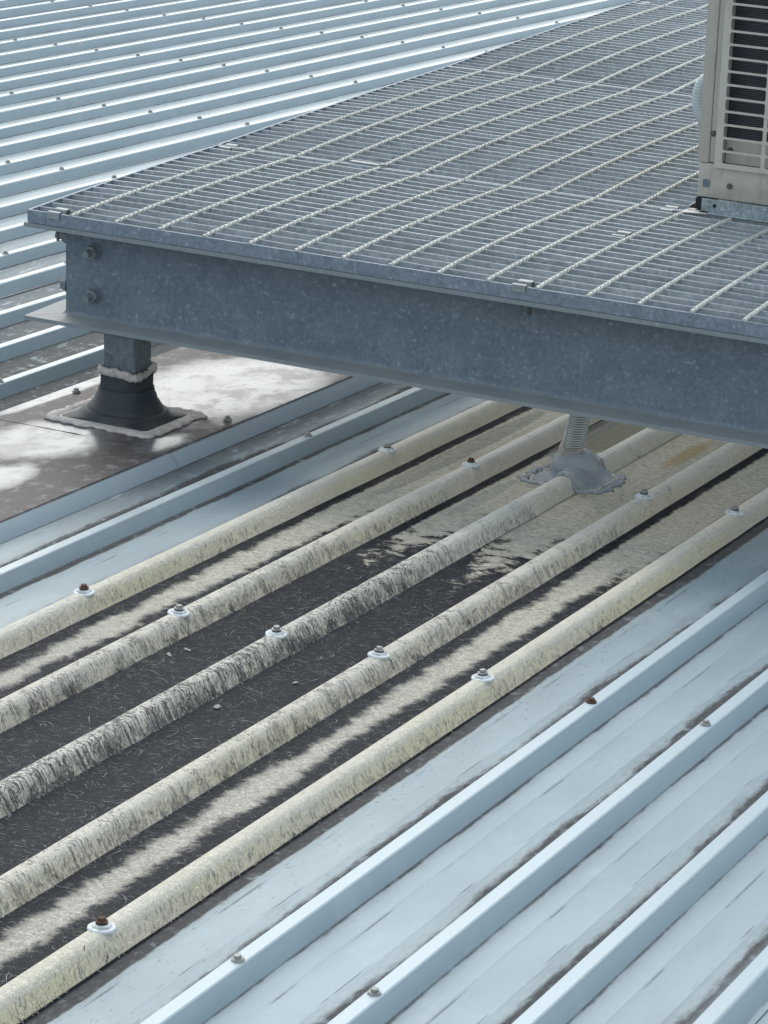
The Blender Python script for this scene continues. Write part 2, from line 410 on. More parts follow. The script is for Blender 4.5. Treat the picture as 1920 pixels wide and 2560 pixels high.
M_ground = material('asphalt_ground', lambda put, bump: (put('Base Color', mix(noise(coords(), .4, 6), (.05, .05, .05), (.09, .09, .085))), put('Roughness', .95)))
M_debris = material('pale_flake', lambda put, bump: (put('Base Color', (.30, .31, .30)), put('Roughness', .8)))

# ---------------------------------------------------------------- ground, warehouse under the roof
g = bmesh.new(); bmesh.ops.create_grid(g, x_segments=2, y_segments=2, size=600); o = obj('ground', g, M_ground); o.location = (0, 0, -6.5); tag(o, kind='structure')

# ---------------------------------------------------------------- metal roof
YN, YF = -4.0, 15.0
FOOT, CR = .0266, .0105
def rib_prof(k, up=0.0, foot=FOOT, cr=CR, pan=PAN, rnd=0, top=0.0):
    c = k * D
    if not rnd:
        return [(c - foot, pan + up), (c - foot + .0012, pan + .0018 + up), (c - cr - .0010, top - .0016 + up), (c - cr + .001, top + up),
                (c + cr - .001, top + up), (c + cr + .0010, top - .0016 + up), (c + foot - .0012, pan + .0018 + up), (c + foot, pan + up)]
    return [(c - foot, pan + up), (c - foot + .002, pan + .003 + up), (c - cr - .0045, top - .009 + up), (c - cr, top - .0022 + up), (c - cr + .004, top + up), (c, top + .0006 + up),
            (c + cr - .004, top + up), (c + cr, top - .0022 + up), (c + cr + .0045, top - .009 + up), (c + foot - .002, pan + .003 + up), (c + foot, pan + up)]
def sheet(k0, n, y0, y1, ystep, lastup=.0016, rnd=0, top=0.0, up=0.0, foot=FOOT, cr=CR, sub=0, edge=.010, seed=0, jit=0.0):
    prof = [(k0 * D - foot - edge, PAN + up + .0002)]
    for k in range(k0, k0 + n + 1):
        u = up + (lastup if k == k0 + n else 0)
        prof += rib_prof(k, u, foot, cr, PAN, rnd, top)
        if k < k0 + n:
            a, b = k * D + foot, (k + 1) * D - foot
            for f in (.28, .72):                      # two shallow swages in the pan
                m = a + (b - a) * f
                prof += [(m - .005, PAN + up), (m, PAN + up + (.0009 if not rnd else .0005)), (m + .005, PAN + up)]
            if sub:
                extra = [(a + (b - a) * (j + 1) / (sub + 1), PAN + up) for j in range(sub)]
                prof = sorted(prof + [e for e in extra if all(abs(e[0] - q[0]) > .003 for q in prof)], key=lambda q: q[0])
    prof.append(((k0 + n) * D + foot + edge, PAN + up + lastup + .0002))
    ny = int(round((y1 - y0) / ystep)); V = []; F = []; rn = random.Random(seed)
    w_ = [[rn.uniform(-1, 1) for _ in range(n + 2)] for _ in range(ny + 1)]
    for j in range(ny + 1):
        y = y0 + (y1 - y0) * j / ny
        for x, z in prof:
            i = int(min(max((x / D - k0 + .5), 0), n + 1))
            V.append((x + jit * w_[j][i] * .4, y, z + jit * w_[j][i] * (1 if z < -.02 else .6)))
    m = len(prof)
    for j in range(ny):
        for i in range(m - 1):
            a = j * m + i; F.append((a, a + 1, a + m + 1, a + m))
    return V, F
PUR = {-2: -2.32, -1: -1.154, 0: 0.0, 1: 1.161, 2: 2.318, 3: 3.4718, 4: 4.636, 5: 5.8039, 6: 6.9573, 7: 8.1128, 8: 9.28, 9: 10.44, 10: 11.6}
DY = {(0, 0): -.003, (1, 0): -.005, (2, 0): -.006, (3, 0): -.002, (4, 0): -.005, (5, 0): -.001, (6, 0): .007, (-1, 1): .009, (0, 1): -.001,
      (3, 1): -.003, (4, 1): -.002, (4, -1): -.010, (5, -1): .007, (6, -1): .015}
rnd = random.Random(7)
def screw_bm(big=False):
    h, s, wsh = bmesh.new(), bmesh.new(), bmesh.new()
    sc_ = 1.0
    add_lathe(h, [(.0085, .0030), (.0085, .0042), (.0062, .0046)], 16)
    add_lathe(h, [(.0058, .0044), (.0058, .0090), (.0050, .0098)], 6)
    add_lathe(s, [(.0080, .0005), (.0082, .0030)], 16)
    if big: add_lathe(wsh, [(.0185, -.0030), (.0190, -.0008), (.0180, .0010), (.0140, .0018), (.0125, .0040), (.0095, .0052), (.0090, .0052)], 26)
    else: add_lathe(wsh, [(.0098, -.0004), (.0100, .0012), (.0085, .0026)], 16)
    return h, s, wsh
def mesh_of(name, bm, mat):
    me = bpy.data.meshes.new(name); bmesh.ops.recalc_face_normals(bm, faces=bm.faces); bm.to_mesh(me); bm.free(); me.materials.append(mat); return me
h_, s_, w_ = screw_bm(); ME_h = mesh_of('screw_head', h_, M_head); ME_w = mesh_of('screw_washer', w_, M_head); s_.free()
h_, s_, w_ = screw_bm(True); ME_hb = mesh_of('screw_head', h_, M_head); ME_sb = mesh_of('rubber_seal', s_, M_seal_d); ME_wb = mesh_of('dome_washer', w_, M_wash)
ME_hr = ME_h.copy(); ME_hr.materials[0] = M_rust
def one_mesh_screw():
    bm = bmesh.new(); add_lathe(bm, [(.0098, -.0004), (.0100, .0012), (.0085, .0030), (.0085, .0042), (.0062, .0046)], 12)
    add_lathe(bm, [(.0058, .0044), (.0058, .0090), (.0050, .0098)], 6); return bm
ME_one = mesh_of('roof_screw', one_mesh_screw(), M_head)
ME_one_r = ME_one.copy(); ME_one_r.materials[0] = M_rust
for k0 in range(-44, 16, 4):
    if k0 == 0: continue
    so = obj('roof_sheet', sheet(k0, 4, YN, YF, .25, seed=k0, jit=.00035 if k0 > -30 else .0005), M_roof, roof, smooth=12)
    for k in range(k0, k0 + 4):
        for j, py in PUR.items():
            if k <= -2 and k >= -4 and j < 4: continue        # under the flat patch sheet
            if k in (0, 4): continue
            if j in (2, 3) and k > -3: continue
            q = roof_pt(k * D, py)                             # only what the photograph could show
            v = q - CAM; c = Vector((v.dot(Vector(RX)), v.dot(Vector(RY)), v.dot(Vector(RZ))))
            if c.z < 0: continue
            px, pyy = 960 + 7484.27 * c.x / c.z, 1280 + 7484.27 * c.y / c.z
            if not (-500 < px < 2300 and -400 < pyy < 2900): continue
            if k > -3 and py > 1.7: continue
            s = bpy.data.objects.new('roof_screw', ME_one_r if (k, j) == (5, 0) else ME_one); link(s, so); s.scale = (.92, .92, .80)
            s.location = (k * D + rnd.uniform(-.0015, .0015), py + DY.get((k, j), rnd.uniform(-.006, .006)), .0018 if k % 4 == 0 else .0002)
            s.rotation_euler = (rnd.uniform(-.1, .1), rnd.uniform(-.1, .1), rnd.uniform(0, 1))
            if (k, j) == (5, 0): s['label'] = 'rust-brown screw on the rib beside the yellow sheet'

# ---------------------------------------------------------------- fibreglass skylight sheet
sky_s = empty('skylight_sheet', MR @ Matrix.Translation((2 * D, 0, 0)))
tag(sky_s, 'weathered cream fibreglass roof sheet, its pans black with grime', 'skylight')
V, F = sheet(0, 4, YN, 6.0, .10, lastup=0, rnd=1, top=.001, up=.0030, foot=.0290, cr=.0125, edge=.003, seed=3, jit=.0006)
V = [(x - 2 * D, y, z) for x, y, z in V]
obj('sheet', (V, F), M_fib, sky_s, smooth=35)
def big_screw(k, y, parent, rusty=False, off=0, lab=None, z=.0046, dx=0):
    r = bpy.data.objects.new('roof_screw', ME_wb); link(r, parent)
    r.location = (k * D + off + dx, y, z); r.rotation_euler = (rnd.uniform(-.06, .06), rnd.uniform(-.07, .07), rnd.uniform(0, 6))
    if lab: r['label'] = lab
    a = bpy.data.objects.new('rubber_seal', ME_sb); link(a, r); a.location = (0, 0, .0050)
    b = bpy.data.objects.new('screw_head', ME_hr if rusty else ME_hb); link(b, r); b.location = (0, 0, .0050); b.scale = (1.0, 1.0, .9)
for k in range(5): big_screw(k, DY.get((k, 0), 0), sky_s, k == 0, -2 * D, 'screw with rusty head on a white dome washer' if k == 0 else None)
for k in (0, 1, 3, 4): big_screw(k, 1.161 + DY.get((k, 1), 0), sky_s, k == 1, -2 * D, 'screw with rusty head on a white dome washer' if k == 1 else None)
big_screw(4, -1.164, sky_s, True, -2 * D, 'screw with red-brown head on a white dome washer')

# loose fibres lying on the decayed sheet
def surf(x):
    k = round(x / D); s = abs(x - k * D)
    if s < .012: return .0046
    if s < .029: return .0046 + (PAN - .0016) * (s - .012) / .017
    return PAN + .003
rf = random.Random(11); FV, FF, GV, GF = [], [], [], []
def fibre(V, F, x, y, a, L, wd, curl, lift, n=4):
    ps = []
    for i in range(n + 1):
        ps.append((x, y)); x += math.cos(a) * L / n; y += math.sin(a) * L / n; a += curl * rf.uniform(.4, 1.3)
    b = len(V)
    for i, (px, py) in enumerate(ps):
        j = min(i, n - 1); dx, dy = ps[j + 1][0] - ps[j][0], ps[j + 1][1] - ps[j][1]; l = math.hypot(dx, dy) or 1
        h = lift * math.sin(math.pi * (i + .3) / (n + .6)) + .0004
        wv = wd * (1 - .6 * abs(2 * i / n - 1))
        for sg in (-1, 1):
            qx, qy = px - dy / l * wv * sg, py + dx / l * wv * sg
            V.append((qx - 2 * D, qy, surf(qx) + h))
    for i in range(n): F.append((b + 2 * i, b + 2 * i + 1, b + 2 * i + 3, b + 2 * i + 2))
for _ in range(11000):
    y = rf.uniform(-1.6, .9) if rf.random() < .85 else rf.uniform(.5, 1.4)
    x = rf.uniform(.17 * D, 3.83 * D); t = x / D; f = t - math.floor(t)
    if f < .17 or f > .83: continue
    if y > .45 and rf.random() < (y - .45) * 1.3: continue
    fibre(FV, FF, x, y, rf.gauss(.15, .6), rf.uniform(.006, .018), rf.uniform(.00014, .00028), rf.gauss(0, .45), rf.uniform(0, .002))
for _ in range(420):                                           # longer loose curls
    x = rf.uniform(.2 * D, 3.8 * D); t = x / D; f = t - math.floor(t)
    if .18 < f < .82: fibre(FV, FF, x, rf.uniform(-1.6, .5), rf.gauss(.1, .8), rf.uniform(.018, .040), rf.uniform(.0003, .0005), rf.gauss(0, .5), rf.uniform(.0005, .003), 6)
for k in range(5):                                             # ragged pale fringe along the near foot of the ribs
    for _ in range(2000 if k in (1, 2, 3) else 700):
        y = rf.uniform(-1.7, 1.0 if k in (1, 2, 3) else .6)
        x = k * D + rf.uniform(.016, .031)
        fibre(FV, FF, x, y, rf.gauss(-.35, .35), rf.uniform(.002, .007), rf.uniform(.0003, .0008), rf.gauss(0, .2), rf.uniform(.0002, .0015), 3)
    for _ in range({0: 4, 1: 110, 2: 800, 3: 60, 4: 3}[k]):    # dark fibres over the rib
        y = rf.uniform(-1.7, .75) if k != 2 else rf.uniform(-1.7, .55)
        x = k * D + rf.uniform(-.004, .024)
        fibre(GV, GF, x, y, rf.gauss(-.4, .55), rf.uniform(.004, .012), rf.uniform(.00028, .0007), rf.gauss(0, .35), rf.uniform(.0002, .0015), 3)
o = obj('loose_glass_fibre', (FV, FF), M_fibre, sky_s); tag(o, kind='stuff')
o = obj('grimy_glass_fibre', (GV, GF), M_fibred, sky_s); tag(o, kind='stuff')

# ---------------------------------------------------------------- flat patch sheets over the cut rib
patch = empty('flat_patch_sheet', MR @ Matrix.Translation((-3 * D, .8, 0)))
tag(patch, 'grimy flat metal sheet with wet shine around the black post boot', 'roof patch')
def patch_sheet(y0, y1, z, x1):
    bm = bmesh.new(); xs = [-4.23 * D, -4.22 * D] + [(-4.2 + i * (2.33 / 12)) * D for i in range(1, 12)] + [x1 - .0012, x1, x1 + .0225, x1 + .0235]
    zz = [z - .026, z - .001] + [z] * 11 + [z, z - .0012, z - .0290, z - .0315]
    ny = max(2, int((y1 - y0) / .1)); rn = random.Random(5); rings = []
    for j in range(ny + 1):
        y = y0 + (y1 - y0) * j / ny
        rings.append([(x + 3 * D, y - .8, q + (rn.uniform(-.0006, .0006) if abs(q - z) < 1e-6 else 0)) for x, q in zip(xs, zz)])
    add_loft(bm, rings, closed=False, cap=False)
    r = bmesh.ops.solidify(bm, geom=bm.faces[:], thickness=-.0009) if False else None
    return bm
obj('sheet', patch_sheet(-2.6, .90, .0030, -1.862 * D), M_patch, patch, smooth=30)
obj('sheet', patch_sheet(.88, 3.6, .0033, -1.857 * D), M_patch, patch, smooth=30)
for (k, y) in ((-2, 1.164), (-4, 1.1687), (-2, 0.0), (-4, 0.0), (-2, 2.32), (-4, 2.32)):
    r = bpy.data.objects.new('roof_screw', ME_w); link(r, patch); r.location = (k * D + 3 * D, y - .8, .0054 if y > .85 else .0036); r.scale = (1.0, 1.0, .9)
    b = bpy.data.objects.new('screw_head', ME_h); link(b, r)

# ---------------------------------------------------------------- support post with rubber boot
def post(px, py, name_label, boot_label):
    zr = (MR.inverted() @ Vector((px, py, 0)))
    zb = roof_pt(zr.x, zr.y, 0).z
    dz = 0
    for _ in range(5):                        # where the vertical through (px,py) meets the patch
        l = MR.inverted() @ Vector((px, py, zb)); zb -= l.z
    zb += .004
    p = empty('support_post', loc=(px, py, zb)); tag(p, name_label, 'post', 'square posts carrying the platform')
    bm = bmesh.new(); top = -.2362 - zb
    add_loft(bm, [rsq(0, 0, .038, .038, .008, z) for z in (.012, .04, .08, .12, top)]); obj('shaft', bm, M_post, p, smooth=40)
    bm = bmesh.new(); add_box(bm, (0, 0, top + .0001), (.12, .11, .008), bev=.001); o = obj('top_plate', bm, M_post, p); o.location = (0, 0, -.0045)
    bo = empty('pipe_boot', loc=(px, py, zb)); tag(bo, boot_label, 'pipe boot', 'rubber boots at the feet of the posts')
    bm = bmesh.new(); rn = random.Random(3); rings = []
    tilt = lambda y, f: -(math.tan(R_(2.7))) * y * f      # base follows the roof fall
    N = 7
    prof = [(.1035, .090, .012, 0.0), (.1030, .0895, .014, .0045), (.1005, .0885, .040, .0065), (.0980, .0880, .070, .0095), (.0945, .0870, .084, .014), (.0900, .084, .083, .0205), (.0815, .078, .077, .0215), (.0780, .0755, .074, .029),
            (.0745, .073, .070, .0305), (.0695, .068, .066, .040), (.066, .065, .062, .042), (.0620, .061, .057, .054), (.0585, .058, .052, .056), (.0550, .055, .045, .068), (.0510, .051, .038, .068), (.0485, .0485, .030, .082), (.0475, .0475, .026, .085), (.0465, .0465, .022, .106), (.0430, .0430, .018, .108)]
    for hx, hy, r, z in prof:
        rings.append([(x, y - .007 * (1 - min(1, z / .1)), z + tilt(y, 1 - z / .11)) for x, y, _ in rsq(0, 0, hx, hy, min(r, hx, hy) * .999, z, N)])
    add_loft(bm, rings); obj('rubber_cone', bm, M_rub, bo, smooth=50)
    def bead(name, hx, hy, r, z, rad, mat, lump, seed, sag=None, fl=.6):
        bm = bmesh.new(); rn = random.Random(seed); base = rsq(0, -.007 if sag is None else 0, hx, hy, r, 0, 10); pts = []
        dense = []
        for i in range(len(base)):
            a, b = Vector(base[i]), Vector(base[(i + 1) % len(base)]); m = max(1, int((b - a).length / .008))
            for q in range(m): dense.append(a.lerp(b, q / m))
        n = len(dense); rings = []; ph = [rn.uniform(0, 6) for _ in range(8)]
        for i in range(n + 1):
            p0 = dense[i % n]; t = (dense[(i + 1) % n] - dense[(i - 1) % n]).normalized(); nn = Vector((t.y, -t.x, 0))
            an = 2 * math.pi * (i % n) / n
            lm = sum(math.sin(an * f + ph[e]) for e, f in enumerate((3, 7, 13, 19, 29, 41))) / 6
            rr = rad * (1 + lump * lm); c = Vector((p0.x, p0.y, z + tilt(p0.y, 1 if sag is None else 0) + (sag(p0) if sag else 0)))
            c += nn * (lm * rad * lump * .9)
            rings.append([c + nn * rr * math.cos(u) + Vector((0, 0, 1)) * rr * fl * math.sin(u) for u in [2 * math.pi * k / 8 for k in range(8)]])
        add_loft(bm, rings, cap=False); return obj(name, bm, mat, bo, smooth=True)
    bead('sealant_edge', .107, .094, .014, .003, .004, M_silw, .35, 1)
    bead('sealant', .122, .108, .016, .002, .0150, M_sil, .42, 2, fl=.30)
    bead('sealant_collar', .0435, .0435, .010, .111, .0060, M_sil, .35, 4, sag=lambda p: -.006 * (p.x > 0) * (p.y < .01) - .004 + .003 * math.sin(p.x * 90), fl=1.6)
    return p, bo
post(.2, .072, 'grey galvanised square post under the left end of the front beam', 'black ribbed rubber boot sealed to the flat patch around the post')

# ---------------------------------------------------------------- platform beams
HT, HB = -.0275, -.2360
def ub(w0):
    """I section as (u, z) loop, u from w0 over 134 mm, with root fillets"""
    b, tf, tw, rf_ = .133, .0085, .0065, .010; c = w0 + b / 2; t, bt = HT, HB
    L = [(w0, bt), (w0 + b, bt), (w0 + b, bt + tf)]
    for i in range(5): a = R_(90 * i / 4); L.append((c + tw / 2 + rf_ - rf_ * math.sin(a), bt + tf + rf_ - rf_ * math.cos(a)))
    for i in range(5): a = R_(90 * i / 4); L.append((c + tw / 2 + rf_ - rf_ * math.cos(a), t - tf - rf_ + rf_ * math.sin(a)))
    L += [(w0 + b, t - tf), (w0 + b, t), (w0, t), (w0, t - tf)]
    for i in range(5): a = R_(90 * i / 4); L.append((c - tw / 2 - rf_ + rf_ * math.sin(a), t - tf - rf_ + rf_ * math.cos(a)))
    for i in range(5): a = R_(90 * i / 4); L.append((c - tw / 2 - rf_ + rf_ * math.cos(a), bt + tf + rf_ - rf_ * math.sin(a)))
    L += [(w0, bt + tf)]
    return L
def soften(bm, off=.0016):
    es = [e for e in bm.edges if len(e.link_faces) == 2 and e.calc_face_angle(0) > 1.2]
    bmesh.ops.bevel(bm, geom=es, offset=off, segments=2, profile=.5, affect='EDGES')
XR, YB = 2.62, 4.50
WF, WL = -.003, -.008            # front flange tip in y, left flange tip in x
def hexnut(bm, c, axis, r, h):
    M = Matrix.Translation(c) @ Vector((0, 0, 1)).rotation_difference(Vector(axis)).to_matrix().to_4x4()
    add_lathe(bm, [(r * .93, 0), (r, h * .08), (r, h * .9), (r * .93, h)], 6, M)
def disc(bm, c, axis, r, h, n=24):
    M = Matrix.Translation(c) @ Vector((0, 0, 1)).rotation_difference(Vector(axis)).to_matrix().to_4x4()
    add_lathe(bm, [(r, 0), (r, h * .8), (r * .96, h)], n, M)
def bolt(parent, c, axis, length=.030, nut=True):
    """bolt as a part: washer, nut, threaded end"""
    ax = Vector(axis); c = Vector(c)
    bm = bmesh.new(); disc(bm, c, axis, .0185, .0035); wz = obj('bolt', bm, M_beam, parent, smooth=40)
    bm = bmesh.new(); hexnut(bm, c + ax * .0037, axis, .0150, .0125); obj('nut', bm, M_nut, wz)
    bm = bmesh.new(); disc(bm, c + ax * .0150, axis, .0078, length - .015, 16); obj('bolt_end', bm, M_nut, wz, smooth=40)
fb = empty('steel_beam', loc=(1.3, .0635, HB)); tag(fb, 'long front galvanised steel beam with two bolts at its left end', 'steel beam', 'steel beams framing the platform')
L = ub(WF); off = Vector((-1.3, -.0635, -HB)); gap = .0007
bm = bmesh.new(); rings = []
for i in range(27):
    f = i / 26; rings.append([Vector(((u - .005 + gap) * (1 - f) + (XR) * f, u, z)) + off for u, z in L])
add_loft(bm, rings); soften(bm)
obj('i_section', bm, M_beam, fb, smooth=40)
for bx, bz in ((.124, -.084), (.1245, -.178)):
    bolt(fb, Vector((bx, WF + .0665 - .0034, bz)) + off, (0, -1, 0), .034)
lb = empty('steel_beam', loc=(.0585, 2.2, HB)); tag(lb, 'galvanised steel beam under the left edge of the grating, mitred to the front beam', 'steel beam', 'steel beams framing the platform')
L = ub(WL); off = Vector((-.0585, -2.2, -HB)); bm = bmesh.new(); rings = []
for i in range(27):
    f = i / 26; rings.append([Vector((u, (u + .005 + gap) * (1 - f) + YB * f, z)) + off for u, z in L])
add_loft(bm, rings); soften(bm)
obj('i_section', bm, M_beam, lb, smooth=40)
bolt(lb, Vector((.055, .082, -.068)) + off, (-1, 0, 0), .036)
bolt(lb, Vector((.055, .075, -.168)) + off, (-1, 0, 0), .012)
for nm, lab, x0, y0, x1, y1 in (('steel_beam', 'galvanised steel bearer running back beneath the middle of the grating', 1.085, .14, 1.165, 4.36),
                                ('steel_beam', 'galvanised steel beam under the right edge of the grating behind the front beam', 2.48, .14, 2.61, 4.36),
                                ('steel_beam', 'galvanised steel beam across the far end of the platform', .14, 4.37, 2.62, 4.50)):
    cx, cy = (x0 + x1) / 2, (y0 + y1) / 2
    b_ = empty(nm, loc=(cx, cy, HT - .075)); tag(b_, lab, 'steel beam', 'steel beams framing the platform')
    bm = bmesh.new(); H = .075 if x1 - x0 < .1 or y1 - y0 > 1 and x0 < 2 else .2085
    for dz, t in ((-.004, .008), (-H + .004, .008)):
        add_box(bm, (0, 0, .075 + dz), (x1 - x0, y1 - y0, t), bev=.001)
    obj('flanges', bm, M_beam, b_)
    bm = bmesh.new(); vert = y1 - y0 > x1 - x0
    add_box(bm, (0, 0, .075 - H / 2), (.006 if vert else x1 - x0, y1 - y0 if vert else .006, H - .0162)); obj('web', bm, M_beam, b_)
post(2.35, .072, 'grey galvanised square post under the right end of the front beam', 'black rubber boot around the post at the right end of the front beam')
post(.2, 4.2, 'grey galvanised square post under the far end of the left beam', 'black rubber boot around the post at the far end of the left beam')

# ---------------------------------------------------------------- grating panels
PANELS = [(0.0, .787, .0072), (.790, 2.008, .0092), (2.011, 3.298, .0095), (3.301, YB, .0040)]
PL = ['front grating panel with a clip at its left corner and mid edge', 'second grating panel from the front, beside the cabinet foot',
      'third grating panel from the front, left of the cabinet', 'farthest grating panel of the platform']
SEAM = (0, -.0010, -.0042, -.0010, 0)
def hz(y):
    for i, (y0, y1, a) in enumerate(PANELS):
        if y <= y1 + .002:
            t = max(0, min(1, (y - y0) / (y1 - y0)))
            return SEAM[i] * (1 - t) + SEAM[i + 1] * t + a * math.sin(math.pi * t ** .85) ** .85
    return 0
BH = .0265
rb = random.Random(21)
def fx(x): return min(1, .30 + x / .30)
def bar_mesh(name, y, x0, x1, th=.0042, jit=1.0, y_par=0, mat=None, zt=0.0, hv=0.0):
    """flat bar on edge along x with small waves"""
    n = int((x1 - x0) / .0525); V, F = [], []; lean = rb.gauss(0, .09) * jit; dz = rb.gauss(0, .0006) * jit
    for i in range(n + 1):
        x = x0 + (x1 - x0) * i / n; odd = i % 2
        wob = (rb.gauss(0, .0005) + (odd * .0007 - .0003)) * jit; wz = (rb.gauss(0, .0002) - odd * .0007) * jit
        for yy, zz in ((-th / 2, -BH), (th / 2, -BH), (th / 2, -.0006), (th / 2 - .0006, 0), (-th / 2 + .0006, 0), (-th / 2, -.0006)):
            V.append((x, yy + wob + lean * (zz + BH), zz + dz + wz * (1 if zz > -.01 else 0) + zt + hv * fx(x)))
    for i in range(n):
        for k in range(6): F.append((i * 6 + k, i * 6 + (k + 1) % 6, i * 6 + 6 + (k + 1) % 6, i * 6 + 6 + k))
    F.append(tuple(range(6))[::-1]); F.append(tuple(n * 6 + k for k in range(6)))
    return V, F
for (y0, y1, amp), lab in zip(PANELS, PL):
    gp = empty('steel_grating', loc=(1.3, (y0 + y1) / 2, -BH)); oy = (y0 + y1) / 2; OF = Vector((-1.3, -oy, BH))
    tag(gp, lab, 'grating', 'grating panels of the platform')
    mb = bar_mesh('b', y0, 0, XR, .005, .15)
    o = obj('edge_band', mb, M_band if y0 == 0 else M_bar, gp); o.location = Vector((0, y0 + .0026, 0)) + OF
    mb = bar_mesh('b', y1, 0, XR, .004, .3)
    o = obj('edge_band', mb, M_bar, gp); o.location = Vector((0, y1 - .0026, 0)) + OF
    for x_ in (.0025, XR - .0025):             # side bands following the hump
        n = 24; V, F = [], []
        for i in range(n + 1):
            y = y0 + .0052 + (y1 - y0 - .0104) * i / n
            for dx, dz in ((-.0025, -BH), (.0025, -BH), (.0025, 0), (-.0025, 0)): V.append((x_ + dx + OF.x, y + OF.y, dz + hz(y) * .30 + BH))
        for i in range(n):
            for k in range(4): F.append((i * 4 + k, i * 4 + (k + 1) % 4, i * 4 + 4 + (k + 1) % 4, i * 4 + 4 + k))
        F += [(3, 2, 1, 0), tuple(n * 4 + k for k in range(4))]
        obj('edge_band', (V, F), M_band, gp)
    nb = int(round((y1 - y0) / .0405)); st = (y1 - y0) / nb
    for i in range(1, nb):
        y = y0 + st * i + rb.gauss(0, .0006)
        rise = hz(y + .02) - hz(y - .02); o = obj('bearing_bar', bar_mesh('b', y, .0052, XR - .0052, th=.0044 if rise < .0005 else .0030, hv=hz(y)), M_bar, gp); o.location = Vector((0, y, 0)) + OF
    for k in range(1, int(XR / .105) + 1):
        x = .105 * k
        if x > XR - .02: continue
        V, F = [], []; m = int((y1 - y0 - .004) / .0052); ph = rb.uniform(0, 6)
        for i in range(m + 1):
            y = y0 + .002 + (y1 - y0 - .004) * i / m; a = ph + y / .074 * 2 * math.pi
            yb = (y - y0) / st; sag = -.0006 * math.sin(math.pi * (yb % 1)) ** 2
            for c in range(4):
                for e in (0,):
                    t = a + c * math.pi / 2
                    V.append((x + .0048 * math.cos(t) + OF.x, y + OF.y, hz(y) * fx(x) + .0003 + sag + .0048 * math.sin(t) + BH))
        for i in range(m):
            for c in range(4): F.append((i * 4 + c, i * 4 + (c + 1) % 4, i * 4 + 4 + (c + 1) % 4, i * 4 + 4 + c))
        F += [(3, 2, 1, 0), tuple(m * 4 + c for c in range(4))]
        obj('twisted_rod', (V, F), M_rod, gp, smooth=50)

# saddle clips
def clip(x, y, lab, rz=0, w=.029, front=False):
    c = empty('grating_clip', loc=(x, y, hz(y))); c.rotation_euler.z = rz; tag(c, lab, 'clip', 'saddle clips holding the grating')
    bm = bmesh.new()
    fd = -.012 if front else -.008
    add_strip(bm, [(-.0215, fd), (-.0212, .0004), (-.0198, .0022), (-.0125, .0024), (-.0112, .0008), (-.0106, -.0055), (-.0090, -.0066), (.0040, -.0066), (.0056, -.0050), (.0062, .0010), (.0076, .0030), (.0205, .0030), (.0220, .0014), (.0224, -.0080)], -w / 2, w / 2, .0018)
    obj('saddle', bm, M_clip, c)
    bm = bmesh.new(); disc(bm, Vector((0, -.003, -.0066)), (0, 0, 1), .0060, .003, 12); disc(bm, Vector((0, -.003, -.062)), (0, 0, 1), .0032, .056, 8)
    obj('bolt', bm, M_bolt, c)
clip(.0645, .0185, 'steel saddle clip at the front left corner of the grating', front=True)
clip(1.119, .0185, 'steel saddle clip at the middle of the grating front edge', front=True)
clip(1.131, .4850, 'steel saddle clip on the front grating panel, in open grating short of the cabinet')
clip(1.117, .7880, 'steel saddle clip on the panel seam by the cabinet foot')
clip(.0330, .7880, 'steel saddle clip where the left edge meets the first panel seam')
clip(.0400, 3.300, 'steel saddle clip far back on the left edge of the grating')
# small tail of the clip bolt hanging below the front flange
o = empty('hanging_bolt', loc=(1.131, .030, -.062)); tag(o, 'dark bolt tail hanging under the top flange of the front beam', 'bolt')
bm = bmesh.new(); add_lathe(bm, [(.0028, 0), (.0040, .002), (.0046, .025)], 10); obj('shank', bm, M_bolt, o, smooth=40)
o = empty('flat_strip', loc=(.38, .800, .003)); o.rotation_euler.z = -.03; tag(o, 'pale flat steel strip lying over the first panel seam', 'strip')
bm = bmesh.new(); add_box(bm, (0, 0, 0), (.078, .014, .003), bev=.0008); add_box(bm, (.042, 0, -.001), (.012, .010, .010), bev=.001); obj('plate', bm, M_clip, o)

# ---------------------------------------------------------------- conduit rising through the skylight
cx, cy = 1.121, .285
zc = roof_pt(0, 0).z
l = MR.inverted() @ Vector((cx, cy, -.44)); crest = -.44 - l.z
co = empty('flexible_conduit', loc=(cx, cy, crest + .016)); tag(co, 'grey corrugated flexible conduit rising under the front beam', 'conduit')
pts = []
for i in range(300):
    t = i / 299; z = t * .33
    pts.append((.004 + .035 * (z / .15) ** 1 if z < .30 else .004 + .07 + (z - .3) * 1.5, -.03 * (z / .15) * .6, z))
bm = bmesh.new(); add_tube(bm, pts, lambda i: (.0176, .0200, .0224, .0224, .0200)[i % 5] if i > 3 else .0235, 20)
obj('hose', bm, M_hose, co, smooth=60)
bm = bmesh.new(); add_tube(bm, [(.001, 0, -.006), (.003, -.0005, .006), (.006, -.002, .020), (.009, -.005, .034)], lambda i: (.027, .0255, .0245, .0232)[i], 20); obj('taped_end', bm, M_sil, co, smooth=50)
